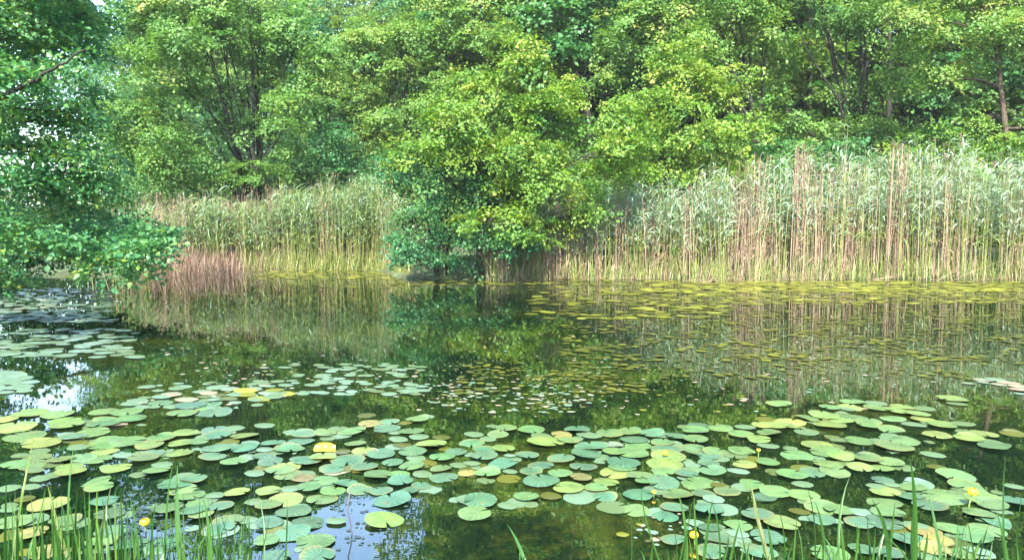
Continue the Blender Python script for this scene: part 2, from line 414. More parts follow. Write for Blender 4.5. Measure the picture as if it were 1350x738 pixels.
build_tree('leaning_alder', 'tall blue-green alder on the left bank with sky showing beside its crown', 'tree', base_at(-125, 15.5),
    LB(15, [(-10, 150, 70, 60), (20, 100, 45, 45), (-20, 210, 50, 50), (0, 60, 70, 60), (60, 45, 38, 36), (48, 312, 14, 8), (128, 312, 14, 9), (-60, 0, 90, 90), (30, -40, 70, 50), (100, 20, 30, 26), (-60, 150, 80, 80)], .8),
    LEAF_TEAL, leaf=.11, per=40, dens=3.0, spread=.34, tmean=.45, r0=.17, seed=3, stems=2)

# the big many-stemmed alder behind the left reeds
build_tree('round_alder', 'broad many-stemmed alder with bright left side behind the left reed bed', 'tree', base_at(340, 29.5),
    LB(29, [(185, 165, 55, 50), (160, 215, 45, 45), (215, 95, 60, 50), (180, 55, 45, 45), (265, 140, 55, 45), (290, 60, 65, 50), (350, 100, 55, 50), (390, 60, 45, 50),
            (240, 215, 60, 38), (320, 185, 55, 45), (390, 150, 40, 45), (300, 235, 50, 28), (400, 215, 38, 35), (255, 10, 60, 45), (315, 30, 50, 36), (215, 40, 45, 40),
            (280, -40, 50, 36), (370, 60, 36, 28), (420, 100, 30, 40), (350, 235, 40, 22), (140, 150, 30, 40)], 1.0),
    LEAF_LIGHT, leaf=.13, per=40, dens=1.9, spread=.42, tmean=.42, r0=.095, seed=4, stems=6, fork=.15, twigs=7)
build_tree('dark_poplar', 'dark blue-green tree standing between the round alder and the pale alder', 'tree', base_at(425, 37),
    LB(37, [(420, 150, 35, 45), (415, 70, 40, 50), (395, 75, 40, 36), (430, 75, 30, 36), (440, 200, 40, 40), (400, 240, 50, 30), (350, 200, 60, 50), (480, 240, 50, 35)], .8),
    LEAF_TEAL, leaf=.17, per=36, dens=1.5, spread=.5, tmean=.35, r0=.2, seed=5, twigs=3)
build_tree('pale_alder', 'pale light-green alder with layered sprays left of the waterside bush', 'tree', base_at(505, 34.5),
    LB(34, [(445, 125, 42, 35), (480, 75, 48, 40), (525, 60, 46, 34), (545, 105, 55, 45), (490, 150, 45, 35), (555, 160, 50, 40), (470, 195, 45, 28), (520, 210, 45, 28), (600, 60, 50, 45),
            (475, 55, 38, 26), (545, 45, 42, 26), (625, 20, 40, 40), (420, 115, 22, 22), (640, 60, 40, 40), (500, 190, 50, 40), (570, 200, 50, 40), (450, 240, 50, 30), (540, 250, 60, 30)], .9),
    LEAF_LIGHT, leaf=.14, per=42, dens=1.8, spread=.42, tmean=.58, r0=.14, seed=6, stems=3, fork=.2)
# the waterside bush in the middle
build_tree('waterside_bush', 'large yellow-green bush in the middle leaning over the water between both reed beds', 'bush', (-.95, 21.9, gz(-.95, 21.9)),
    LB(20.8, [(690, 95, 45, 38), (640, 130, 48, 38), (590, 165, 48, 38), (735, 140, 45, 40), (680, 165, 55, 40), (550, 210, 42, 35), (770, 190, 45, 38), (620, 215, 50, 38), (700, 215, 60, 38),
              (670, 275, 48, 30), (740, 255, 48, 32), (690, 312, 30, 20), (800, 235, 35, 35), (650, 295, 50, 22), (730, 300, 36, 24), (780, 285, 36, 24), (815, 200, 36, 30)], .8),
    LEAF_YELLOW, leaf=.105, per=42, dens=3.0, spread=.34, tmean=.50, r0=.10, seed=7, stems=5, fork=.12, twigs=8)
build_tree('drooping_clump', 'deep green leafy clump drooping to the water at the left foot of the middle bush', 'bush', (-2.1, 21.6, gz(-2.1, 21.6)),
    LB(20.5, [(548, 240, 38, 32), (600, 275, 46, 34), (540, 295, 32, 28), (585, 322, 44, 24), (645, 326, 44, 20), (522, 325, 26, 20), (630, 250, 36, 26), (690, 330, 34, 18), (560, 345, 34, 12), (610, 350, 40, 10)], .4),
    LEAF_VEIL, leaf=.10, per=34, dens=2.8, spread=.32, tmean=.34, r0=.06, seed=17, stems=3, twigs=5, up_bias=.5)  # deeper green leaves than the middle bush beside them
build_tree('bank_hazel', 'bright yellow-green hazel bush right of the middle bush behind thin reeds', 'bush', base_at(865, 24.8),
    LB(24, [(880, 140, 48, 38), (845, 185, 48, 38), (920, 185, 50, 38), (890, 95, 42, 38), (900, 230, 50, 32), (840, 235, 40, 30), (950, 130, 42, 40), (955, 225, 45, 32), (985, 180, 35, 35), (860, 265, 45, 22), (770, 275, 42, 28), (810, 285, 42, 26), (730, 295, 38, 24)], .8),
    LEAF_YELLOW, leaf=.115, per=42, dens=2.4, spread=.38, tmean=.56, r0=.10, seed=8, stems=4, fork=.15)
build_tree('arching_alder', 'tall alder whose dark limb arches down above the yellow-green hazel', 'tree', base_at(1010, 29),
    LB(28.5, [(860, 25, 50, 42), (920, 40, 50, 38), (970, 20, 45, 40), (820, 70, 38, 35), (880, 70, 45, 30), (940, 90, 38, 28), (900, -40, 70, 50), (990, -50, 60, 50), (1010, 60, 38, 32), (830, -30, 50, 50), (940, -120, 80, 60)], 1.0),
    LEAF_LIGHT, leaf=.125, per=40, dens=1.9, spread=.42, tmean=.55, r0=.17, seed=9,
    limb_paths=[([base_at(1010, 29)[:2] + (1.0,), at(1000, 170, 27.5), at(985, 125, 27), at(962, 88, 26.8), at(930, 65, 26.8), at(900, 55, 26.8)], .085)])
build_tree('rear_maple', 'mid-green maple behind the tall right reeds with small sky gaps over it', 'tree', base_at(1130, 30),
    LB(29.5, [(1090, 185, 45, 30), (1100, 140, 38, 28), (1150, 180, 50, 32), (1060, 225, 50, 28), (1180, 120, 42, 36), (1120, 30, 45, 30), (1070, 15, 40, 28), (1160, 15, 40, 30), (1130, -50, 70, 45), (1060, -60, 60, 45), (1210, 200, 45, 28), (1020, 130, 25, 35), (1190, 75, 30, 25)], .9),
    LEAF_LIGHT, leaf=.125, per=38, dens=1.9, spread=.42, tmean=.42, r0=.15, seed=10, stems=2,
    limb_paths=[([base_at(1130, 30)[:2] + (1.0,), at(1110, 140, 28.5), at(1085, 100, 28.2), at(1060, 60, 28), at(1050, 20, 28)], .06)])
build_tree('right_lime', 'pale lime tree with a bare brownish trunk at the far right behind reeds', 'tree', base_at(1337, 25.8),
    LB(25.6, [(1245, 60, 50, 35), (1300, 35, 50, 38), (1200, 35, 42, 35), (1275, 105, 40, 25), (1235, 110, 40, 25), (1375, 60, 40, 60), (1260, 0, 60, 40), (1340, -40, 70, 50), (1220, -50, 70, 50), (1290, 150, 32, 18), (1400, 160, 45, 60)], .9),
    LEAF_LIGHT, leaf=.115, per=42, dens=2.2, spread=.38, tmean=.60, r0=.15, bark=BARK_PALE, seed=11, fork=.8)
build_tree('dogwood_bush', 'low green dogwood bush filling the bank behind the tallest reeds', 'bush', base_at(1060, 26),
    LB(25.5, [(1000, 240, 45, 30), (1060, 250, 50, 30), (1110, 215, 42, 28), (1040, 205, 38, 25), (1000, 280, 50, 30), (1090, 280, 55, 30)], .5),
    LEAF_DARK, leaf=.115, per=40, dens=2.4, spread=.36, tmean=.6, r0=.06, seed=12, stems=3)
build_tree('elder_bush', 'rounded green elder bush behind the right end of the reeds', 'bush', base_at(1270, 26.5),
    LB(26, [(1190, 215, 45, 30), (1250, 195, 48, 30), (1310, 205, 48, 35), (1220, 250, 50, 28), (1300, 255, 60, 30), (1370, 230, 50, 50), (1150, 245, 45, 28)], .5),
    LEAF_YELLOW, leaf=.115, per=40, dens=2.2, spread=.36, tmean=.42, r0=.06, seed=13, stems=3)
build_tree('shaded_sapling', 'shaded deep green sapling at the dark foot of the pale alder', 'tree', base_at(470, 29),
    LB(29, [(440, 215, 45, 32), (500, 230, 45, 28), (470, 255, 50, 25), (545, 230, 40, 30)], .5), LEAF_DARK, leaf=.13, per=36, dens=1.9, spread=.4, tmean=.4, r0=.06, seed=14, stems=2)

# bare tall trunks standing in the dark gap above the middle bush
for k, (px, px2, Y, r0, lab) in enumerate([(785, 670, 33, .15, 'tall dark leaning trunk, thickest of those in the gap above the middle bush'),
                                       (735, 650, 35, .12, 'slim dark trunk beside the thick leaning one above the middle bush'),
                                       (1168, 1176, 34, .14, 'straight dark trunk in the gap behind the right maple'),
                                       (1062, 1050, 36, .13, 'thin dark trunk among the sky gaps behind the reeds'),
                                       (655, 660, 37, .15, 'dark trunk mostly hidden behind the middle bush')]):
    b = base_at(px, Y); p = at(px2, -130, Y)
    rr = np.random.default_rng(50 + k)
    lob = [(p.x + rr.normal() * 1.2, p.y + rr.normal(), p.z + q, 2.4, 2.2, 1.6) for q in (0, 1.8, 3.4, 5.0)]
    if k < 2:
        for (qx, qy, qr) in ((px - 52, 15, 30), (px + 22, 35, 26), (px - 40, 75, 24), (px + 30, 90, 26)): lob.append(lobe(qx, qy, Y - .5, qr, qr * .8))
    build_tree('tall_ash', lab, 'tree', b, lob, LEAF_DARK, leaf=.22, per=30, dens=1.0, spread=.55, tmean=.45, r0=r0, seed=60 + k, twigs=3, fork=.7)

# the wood behind: a few kinds, copied
def copy_tree(o, parent=None):
    c = o.copy(); COL.objects.link(c); c.parent = parent
    for ch in list(o.children): copy_tree(ch, c)
    return c
def proto_tree(seed, mat, H, wid, name='wood_tree'):
    r = np.random.default_rng(seed); lob = []
    for z in np.arange(2.0, H, 1.9):
        k = (z / H); w = wid * (.55 + .9 * math.sin(math.pi * min(1, k * .85 + .12)) * .6)
        for _ in range(3):
            a = r.random() * 6.28; d = w * .5 * r.random() ** .5
            lob.append((math.cos(a) * d, math.sin(a) * d, z + r.normal() * .4, w * .55, w * .55, 1.25))
    return build_tree(name, 'x', 'tree', (0, 0, 0), lob, mat, leaf=.17, per=42, dens=.75, spread=.6, tmean=.55, r0=.2, seed=seed, group='trees of the wood behind the pond', twigs=2, fork=.5)
protos = [proto_tree(200, LEAF_DARK, 15, 5.2), proto_tree(201, LEAF_LIGHT, 17, 5.0), proto_tree(202, LEAF_TEAL, 14, 4.6)]
KIND = ['deep green tree', 'mid-green tree', 'blue-green tree']
WOOD = [  # px of the foot, distance, kind, scale, where it stands
    (650, 39, 1, 1.15, 'behind the left side of the middle bush'), (660, 41, 0, 1.5, 'behind the top of the middle bush'), (735, 45, 2, 1.75, 'at the back of the trunk gap'),
    (800, 39, 0, 1.55, 'right of the trunk gap'), (870, 42, 2, 1.7, 'behind the arching limb'), (945, 38, 1, 1.35, 'behind the yellow-green hazel'),
    (1010, 46, 0, 1.7, 'left of the small sky gaps'), (1115, 44, 2, 1.6, 'between the small sky gaps'), (1190, 40, 0, 1.5, 'behind the right maple'),
    (1260, 39, 1, 1.35, 'behind the pale lime'), (1340, 41, 2, 1.1, 'behind the brownish trunk'), (1430, 36, 0, 1.1, 'past the far right of the reeds'),
    (1520, 31, 1, 1.0, 'outermost beyond the reeds'), (700, 54, 1, 1.2, 'deepest in the wood over the middle bush'), (900, 56, 0, 1.2, 'deepest in the wood over the hazel'),
    (1090, 58, 1, 1.1, 'deepest in the wood over the tallest reeds'), (1280, 55, 2, 1.2, 'deepest in the wood behind the lime'),
    (310, 46, 2, .62, 'low behind the round alder'), (215, 44, 0, .55, 'low at the left shoulder of the round alder'), 
    (250, 76, 1, 1.42, 'in the distant row, palest over the round alder'), (320, 78, 0, 1.68, 'in the distant row behind the crown of the round alder'), (385, 74, 1, 1.45, 'in the distant row right of the round alder'), (440, 79, 2, 1.8, 'in the distant row above the dark poplar'), (500, 75, 1, 1.46, 'in the distant row above the pale alder'), (555, 77, 0, 1.7, 'rightmost in the distant row'), (190, 80, 2, 1.6, 'leftmost in the distant row'),  (480, 50, 0, .5, 'low in the notch beside the pale alder'), (390, 52, 1, .5, 'low behind the dark poplar'),
    (-120, 33, 2, .75, 'behind the tall alder of the left bank'), (-230, 26, 0, .9, 'outermost on the left bank')]
for i, (px, Y, k, s, where) in enumerate(WOOD):
    first = i in (0, 1, 2)
    o = protos[k] if [w[2] for w in WOOD[:i]].count(k) == 0 else copy_tree(protos[k])
    o.location = base_at(px, Y); o.scale = (s, s, s); o.rotation_euler = (0, 0, i * 2.17)
    o['label'] = f'{KIND[k]} {where}'
ur = np.random.default_rng(300); n = 6400
upx = -420 + 1990 * ur.random(n); uY = np.where(upx > 560, 27.5, 32.5) + 9 * ur.random(n) ** 1.3
ux = (upx - 675) / F * uY; uz = terrain_z(ux, uY) + (.1 + np.where(upx > 150, 3.4, 2.6) * ur.random(n) ** 1.2 * (1 + .3 * np.sin(ux * .9)))
uv, uq, ut = leaves(np.stack([ux, uY, uz], 1), unit(ur.normal(size=(n, 3)) * .4 + np.array([0, -.5, .8])), np.clip(.42 + .16 * ur.normal(size=n), 0, 1), 28, np.full(n, .55), .15, ur)
tag(link('undergrowth', mesh_np('undergrowth', uv, uq, None, LEAF_LIGHT, ut)), 'deep green undergrowth filling the wood floor behind the banks', 'undergrowth', kind='stuff')
# ------------------------------------------------------------------ reeds
def ribbon(acc, base, direction, L_, w, droop, tint, r, seg=4):
    """an arching leaf blade"""
    d = np.array(direction, float); d /= np.linalg.norm(d)
    h = np.array([d[0], d[1], 0.0]); h /= np.linalg.norm(h) + 1e-9
    side = np.array([-h[1], h[0], 0.0])
    side = side * math.cos(r.random() * 1.2) + np.array([0, 0, 1.0]) * .3; side /= np.linalg.norm(side)
    t = np.linspace(0, 1, seg + 1)
    pts = np.asarray(base)[None] + d[None] * (t * L_)[:, None] + np.array([0, 0, -1.0])[None] * (droop * L_ * t ** 2.2)[:, None]
    ww = w * np.array([.55, 1.0, .9, .6, .05])[:seg + 1] if seg == 4 else w * (1 - t ** 2 * .95)
    v = np.stack([pts - side * ww[:, None] * .5, pts + side * ww[:, None] * .5], 1).reshape(-1, 3)
    q = [(2 * i, 2 * i + 1, 2 * i + 3, 2 * i + 2) for i in range(seg)]
    acc.add(v, q, None, tint)

def reed(acc, x, y, z0, H, dry, r, leafy=1.0, thick=1.0, lm=.87):
    lean = r.normal(size=2) * (.045 if not dry else (.055 if r.random() < .88 else .22)) * H
    b = np.array([x, y, z0]); tip = np.array([x + lean[0], y + lean[1], z0 + H])
    m = (b + tip) / 2 - np.array([lean[0], lean[1], 0]) * .18
    rad = (.0045 + .004 * r.random()) * thick
    st = (.05 + .38 * r.random()) if dry else (.46 + .16 * r.random())
    pts = bez(b, m, tip, 4)
    # three-sided stalk
    ang = np.array([0, 2.1, 4.2]) + r.random() * 6
    ring = np.stack([np.cos(ang), np.sin(ang), ang * 0], 1)
    rs = rad * np.array([1, .95, .8, .4])
    v = (pts[:, None, :] + ring[None] * rs[:, None, None]).reshape(-1, 3)
    q = [(i * 3 + k, i * 3 + (k + 1) % 3, (i + 1) * 3 + (k + 1) % 3, (i + 1) * 3 + k) for i in range(3) for k in range(3)]
    acc.add(v, q, None, st)
    nl = r.poisson((8.0 if not dry else 2.4) * leafy)
    for _ in range(nl):
        t = (.40 + .60 * r.random()) if not dry else (.2 + .7 * r.random())
        p = b * (1 - t) + tip * t
        a = r.random() * 6.283; el = .7 + .7 * r.random()
        lt = np.clip((lm + .12 * r.normal()), .58, 1.0) if not dry else (.08 + .34 * r.random())
        if not dry and t < .5: lt = .5 + .15 * r.random()
        ribbon(acc, p, (math.cos(a), math.sin(a), el * 1.2), (.34 + .40 * r.random()) * (1 if not dry else .6), (.022 + .018 * r.random()) * (1 if not dry else .7), .35 + .55 * r.random(), lt, r)
    if r.random() < (.35 if dry else .08):      # feathery plume
        for _ in range(5):
            a = r.random() * 6.283
            ribbon(acc, tip - np.array([0, 0, .05 * r.random()]), (math.cos(a) * .35, math.sin(a) * .35, 1), .14 + .1 * r.random(), .02, .25, .02 + .14 * r.random(), r, 2)

def top_right(px):      # row of the reed tops in the photograph
    return np.interp(px, [520, 640, 700, 735, 800, 850, 900, 950, 1000, 1050, 1120, 1180, 1260, 1350, 1500], [315, 288, 262, 246, 242, 240, 245, 215, 212, 200, 190, 182, 194, 200, 204])
def dry_frac(px):
    return np.interp(px, [600, 700, 740, 800, 900, 1000, 1050, 1100, 1200, 1350], [.35, .5, .75, .5, .5, .62, .7, .5, .38, .35])
r = np.random.default_rng(31)
cl_x = np.arange(600, 1500, 11); cl_h = .84 + .22 * r.random(len(cl_x)); cl_d = .25 + 1.5 * r.random(len(cl_x)) ** 1.3; cl_y = .55 * r.random(len(cl_x))
acc = Acc()
for k in range(3500):
    px = 700 + 750 * r.random() if k > 420 else 640 + 90 * r.random()
    depth = r.random() ** 1.5 * 2.8
    x0 = (px - 675) / F * 21.3
    Y = float(far_shore(np.array(x0))) - .6 + depth + float(np.interp(px, cl_x, cl_y))
    x = (px - 675) / F * Y
    den = .55 + .45 * math.sin(px * .045) * math.sin(px * .017 + 1)
    if r.random() > .35 + den: continue
    dry = r.random() < dry_frac(px) * (1.15 if depth < .6 else .8) * float(np.interp(px, cl_x, cl_d))
    H = at(px, float(top_right(px)), 21.9).z + (.0 if dry else -.12)
    H *= (.55 + .50 * r.random() ** .7) * float(np.interp(px, cl_x, cl_h)) * (1.12 if r.random() < .08 else 1) if not dry else (.28 + .72 * r.random() ** .9)
    z0 = min(gz(x, Y), .3) - .05
    reed(acc, x, Y, z0, max(.5, H - z0), dry, r, leafy=.9 if px < 730 else 1.35)
# young yellow-green shoots and stubble at the foot
for k in range(3200):
    px = 640 + 800 * r.random(); Y = float(far_shore(np.array((px - 675) / F * 21.3))) - .5 + r.random() * .8; x = (px - 675) / F * Y
    a = r.random() * 6.28
    ribbon(acc, (x, Y, -.03), (math.cos(a) * .3, math.sin(a) * .3, 1), (.3 + .9 * r.random() ** 1.5), .02, .2, (.5 + .14 * r.random()) if r.random() < .7 else .1 + .3 * r.random(), r)
# fallen and broken stems along the water's edge
for k in range(150):
    px = 660 + 780 * r.random(); x0 = (px - 675) / F * 21.3; Y = float(far_shore(np.array(x0))) - .75 + .7 * r.random(); x = (px - 675) / F * Y
    a = r.random() * 6.283; L_ = .4 + 1.3 * r.random(); e = .06 + .5 * r.random() ** 2
    ribbon(acc, (x, Y, .0), (math.cos(a), math.sin(a) * .4, e), L_, .014, .05, .1 + .32 * r.random(), r)
tag(link('reed_bed', acc.mesh('reed_bed', REED_MAT)), 'dense tall tan and grey-green reed bed along the right far bank', 'reeds', kind='stuff')

acc = Acc()
for k in range(3000):
    px = 150 + 420 * (.5 + .5 * (r.random() + r.random() + r.random() - 1.5) / 1.05) if r.random() < .3 else 185 + 345 * r.random(); depth = r.random() ** 1.4 * 3.0 + .6 * float(np.interp(px * 1.7, cl_x - 300, cl_y))
    x0 = (px - 675) / F * 25.8
    Y = float(far_shore(np.array(x0))) - .4 + depth; x = (px - 675) / F * Y
    dry = r.random() < np.interp(px, [170, 260, 330, 420, 540], [.6, .5, .38, .32, .36]) * float(np.interp(px, cl_x - 430, cl_d))
    H = at(px, float(np.interp(px, [170, 240, 300, 400, 440, 500, 520, 540], [268, 262, 262, 250, 240, 238, 255, 285])), 26.6).z
    H *= ((.55 + .48 * r.random() ** .8) * float(np.interp(px, cl_x - 440, cl_h)) * (1.15 if r.random() < .07 else 1)) if not dry else (.35 + .75 * r.random() ** .9)
    z0 = min(gz(x, Y), .3) - .05
    reed(acc, x, Y, z0, max(.4, H - z0), dry, r, leafy=1.0, lm=.72)
for k in range(2000):
    px = 200 + 340 * r.random(); Y = float(far_shore(np.array((px - 675) / F * 25.8))) - .5 + r.random() * .9; x = (px - 675) / F * Y
    a = r.random() * 6.28
    ribbon(acc, (x, Y, -.03), (math.cos(a) * .35, math.sin(a) * .35, 1), .3 + .9 * r.random(), .02, .25, (.46 + .14 * r.random()) if px > 320 else .05 + .3 * r.random(), r)
tag(link('reed_bed', acc.mesh('reed_bed', REED_MAT)), 'yellow-green and straw reed bed at the back of the left bay', 'reeds', kind='stuff')
acc = Acc()
for k in range(620):
    px = 268 + 48 * r.normal(); Y = 22.0 + 2.6 * r.random(); x = (px - 675) / F * Y
    a = r.random() * 6.28
    ribbon(acc, (x, Y, -.03), (math.cos(a) * .3, math.sin(a) * .3, 1), .35 + .85 * r.random(), .012, .22, .0 + .14 * r.random(), r)
tag(link('dry_sedge', acc.mesh('dry_sedge', REED_MAT)), 'low pinkish-brown dry sedge standing in the water of the left bay', 'sedge', kind='stuff')

# single dry reeds that stand out of the bed
SPOTS = [((1042, 1062), (190, 225), 26, 'the tallest tan cluster of the reed bed'), ((985, 1005), (205, 250), 14, 'the brown cluster left of the tallest one'),
         ((722, 752), (255, 300), 18, 'the tan cluster at the left edge of the right reed bed'), ((812, 828), (228, 270), 7, 'the thin group above the yellow water plants'),
         ((900, 925), (240, 290), 10, 'the pair of loose groups under the hazel'), ((1165, 1200), (186, 220), 14, 'the plumed group behind the tall grey-green reeds'),
         ((1075, 1100), (225, 300), 14, 'the pale group right of the tallest cluster')]
for (pa, pb), (ya, yb), n, where in SPOTS:
    for k in range(n):
        px = pa + (pb - pa) * r.random(); x0 = (px - 675) / F * 21.3
        Y = float(far_shore(np.array(x0))) - .35 + .5 * r.random(); x = (px - 675) / F * Y
        H = at(px, ya + (yb - ya) * r.random() ** 1.4, Y).z
        root = empty('dry_reed', (x, Y, -.05))
        tag(root, 'dry tan reed in ' + where, 'reed', 'dry reeds in ' + where)
        lean = r.normal(size=2) * .03 * H
        a = Acc(); tube(a, bez((0, 0, 0), (lean[0] * .2, lean[1] * .2, H * .5), (lean[0], lean[1], H), 5), np.array([.011, .011, .010, .008, .004]), 5, .1 + .3 * r.random())
        link('stalk', a.mesh('stalk', REED_MAT, True), root)
        if r.random() < .6:
            a = Acc()
            for _ in range(8):
                an = r.random() * 6.283
                ribbon(a, (lean[0], lean[1], H - .12 * r.random()), (math.cos(an) * .35, math.sin(an) * .35, 1), .16 + .1 * r.random(), .02, .25, .02 + .12 * r.random(), r, 2)
            link('plume', a.mesh('plume', REED_MAT), root)

# ------------------------------------------------------------------ lily pads
TILES = [  # (x0, y0, rows of u, v, w, colour) read off the photograph enlarged 3.97 times
(0, 500, "30,70,90,b 60,45,100,b 150,180,150,g 30,210,120,y 75,252,170,y 120,300,170,g 205,342,165,y 210,380,110,y 185,420,150,y 105,402,90,y 320,425,130,y 435,415,120,g 310,185,150,g 350,220,140,y 360,245,150,y 555,170,140,g 665,180,150,g 700,210,140,g 560,215,130,g 540,237,160,g 500,283,150,g 390,310,130,b 350,290,100,b 535,328,130,g 530,355,150,y 548,382,130,y 680,330,160,g 790,345,140,y 840,310,130,g 740,415,150,g 800,390,130,b 640,400,110,b 520,425,120,g 985,282,150,y 940,335,130,y 1040,325,120,g 945,385,130,y 1130,270,140,b 1140,295,140,b 1230,258,110,g 1270,300,140,y 1130,365,150,b 1265,370,150,b 1120,410,140,b 1310,335,100,b 1230,440,140,g 1300,410,100,b 620,465,140,y 360,465,120,y 850,455,110,g 840,130,130,b 950,185,150,g 1120,180,180,b 1000,140,150,b 1100,135,120,b 1090,155,130,g 960,40,90,b 80,450,140,g 170,455,120,g"),
(340, 500, "35,245,110,g 235,292,150,b 360,290,120,g 500,275,150,g 580,243,120,o 690,225,125,b 830,212,130,g 665,262,145,b 805,273,135,g 720,280,80,g 845,305,110,g 960,308,100,o 735,320,110,g 755,348,100,o 915,350,170,y 500,340,125,g 555,373,125,y 220,328,140,b 85,340,135,b 165,370,165,b 40,370,100,b 240,435,165,b 340,413,150,g 470,430,170,b 640,395,165,b 350,348,100,y 440,385,90,o 800,385,160,b 830,415,110,g 960,415,140,g 1040,380,130,b 1180,410,160,b 1130,290,105,g 1205,315,90,g 1300,262,125,g 1260,290,130,g 1120,340,140,b 1180,375,140,b 1290,368,130,y 1320,405,70,b 1290,445,160,b 1050,450,100,y 1120,445,90,g 960,465,120,g 800,465,140,g 700,440,120,b 560,460,150,b 400,470,150,b 70,440,120,b 150,465,150,y 30,410,120,b"),
(680, 500, "85,270,150,g 320,262,140,b 130,300,110,y 230,295,120,o 170,335,200,y 270,330,130,g 400,300,110,g 490,282,150,g 595,275,130,g 705,288,140,b 610,318,150,b 630,348,150,g 395,350,190,b 380,390,160,b 240,415,150,b 60,402,140,b 140,455,150,b 350,460,160,b 520,385,120,g 600,393,180,g 560,440,180,b 550,465,150,g 770,330,130,g 840,305,130,b 940,325,130,g 785,372,170,b 930,360,130,g 930,270,150,g 960,250,120,b 1065,255,130,g 1170,290,140,g 1000,405,120,b 1050,380,140,g 1190,382,140,g 800,415,180,y 780,450,180,y 1190,448,130,y 1310,440,120,g 1015,445,120,b 1280,320,130,y 1320,355,110,g 1290,245,120,y 1320,285,120,g 1200,255,110,g"),
(1010, 500, "75,132,130,g 450,115,125,g 570,128,110,g 330,150,120,g 435,148,130,y 590,150,140,g 715,148,130,y 825,160,110,y 690,172,120,y 780,185,130,y 815,210,120,y 300,190,150,y 440,195,140,g 215,207,130,g 400,215,120,y 320,238,160,y 125,228,170,y 60,250,130,y 35,290,95,g 150,250,120,y 535,222,135,g 525,245,120,g 655,205,125,g 770,242,115,g 870,235,110,y 930,243,130,y 1030,238,110,y 652,267,125,g 892,298,130,y 1050,312,125,y 1137,293,130,y 1197,355,135,g 480,325,140,g 595,327,100,g 715,323,135,g 678,357,180,g 268,348,150,y 50,357,120,g 878,398,115,g 890,465,90,o 150,400,170,g 300,385,170,g 390,407,140,y 520,415,150,g 640,440,130,g 55,440,150,g 310,453,150,y 495,468,130,y 600,470,120,y 965,110,140,y 1000,130,100,y 1330,77,60,b"),
(0, 618, "180,15,100,y 280,40,110,y 215,55,110,g 370,20,130,y 160,100,100,g 50,110,110,g 130,165,110,o 50,215,100,g 260,190,170,y 50,195,90,y 60,290,160,g 330,285,140,g 515,65,150,g 530,105,130,g 830,15,130,g 900,90,170,b 970,115,150,g 1020,60,130,b 1000,150,140,g 1040,190,130,g 1060,245,120,g 1125,145,110,g 1245,130,130,y 1330,180,100,y 1330,30,110,g 890,210,150,g 1150,200,140,b 1200,280,150,g 1150,320,150,b 580,330,150,b 530,390,160,g 180,340,130,o 230,440,150,o 700,400,150,b 860,400,150,b 1000,230,140,b 1290,270,110,g 560,170,130,b 560,245,140,g"),
(340, 618, "115,15,150,g 385,15,160,g 65,120,130,y 155,40,140,g 225,57,120,o 165,110,100,g 260,105,130,g 345,68,140,g 395,115,140,g 460,75,130,b 140,170,190,y 330,165,160,g 60,190,140,g 180,230,180,b 50,295,140,b 280,285,180,b 410,280,110,g 175,340,180,b 30,385,130,g 290,390,200,g 665,280,205,y 700,165,200,b 540,115,140,b 640,115,130,b 640,35,150,g 750,75,140,b 860,85,120,b 780,120,140,b 750,40,140,g 860,30,110,y 980,50,160,b 970,10,130,g 1100,20,120,o 1200,30,150,g 1320,15,80,g 1145,177,200,b 1145,240,180,g 1310,195,110,g 790,5,130,y 320,460,180,b 110,470,130,b"),
(680, 618, "130,67,190,b 335,50,120,o 230,25,140,g 80,20,130,b 265,103,180,y 430,102,150,g 482,72,145,y 462,152,130,b 60,150,130,g 185,150,110,o 520,28,180,y 650,45,150,g 690,70,120,g 760,85,180,b 770,20,150,g 900,33,130,b 950,78,190,g 1065,90,90,o 1025,12,140,b 1165,15,110,b 1110,115,140,g 1220,82,170,g 660,137,180,b 835,135,160,g 975,130,130,b 1035,165,110,b 1310,150,120,b 620,222,150,g 840,213,150,b 780,258,150,b 1010,222,160,b 940,285,100,b 1015,310,120,b 1255,245,160,b 1170,297,140,g 1165,345,110,b 835,380,140,b 1060,370,150,b 1030,440,150,b 1300,360,150,b 1220,410,100,y 1290,440,160,b"),
(1010, 618, "140,30,150,g 245,32,120,b 365,18,150,g 192,85,110,g 60,128,160,g 205,143,150,g 175,225,110,o 310,205,180,g 375,225,140,g 285,265,130,b 600,62,120,b 660,90,80,g 580,100,110,g 630,130,130,y 770,100,130,g 760,155,120,b 610,182,170,g 910,150,190,g 850,200,160,b 990,45,180,g 1055,95,180,g 1140,160,180,y 1170,190,130,g 1100,240,140,g 1300,95,100,g 1300,170,140,b 1210,275,160,b 95,295,190,g 40,375,130,b 500,235,120,b 500,290,150,b 650,245,160,g 640,290,170,b 780,305,120,g 840,335,150,o 890,385,130,o 970,320,130,g 1060,350,180,g 1170,330,160,g 890,430,140,o 740,370,160,b 490,430,140,b 320,455,180,g 830,465,120,g 1030,440,140,g 1110,440,120,b 640,455,140,b"),
]
PADS = []
for x0, y0, s in TILES:
    for row in s.split():
        u, v, w, c = row.split(',')
        PADS.append((x0 + float(u) / 3.97, y0 + float(v) / 3.97, float(w) / 3.97, c))
# of two readings of one pad at a tile's edge keep one
keep = []
for p in PADS:
    if all(abs(p[0] - k[0]) > 14 or abs(p[1] - k[1]) > 3.5 for k in keep): keep.append(p)
PADS = keep

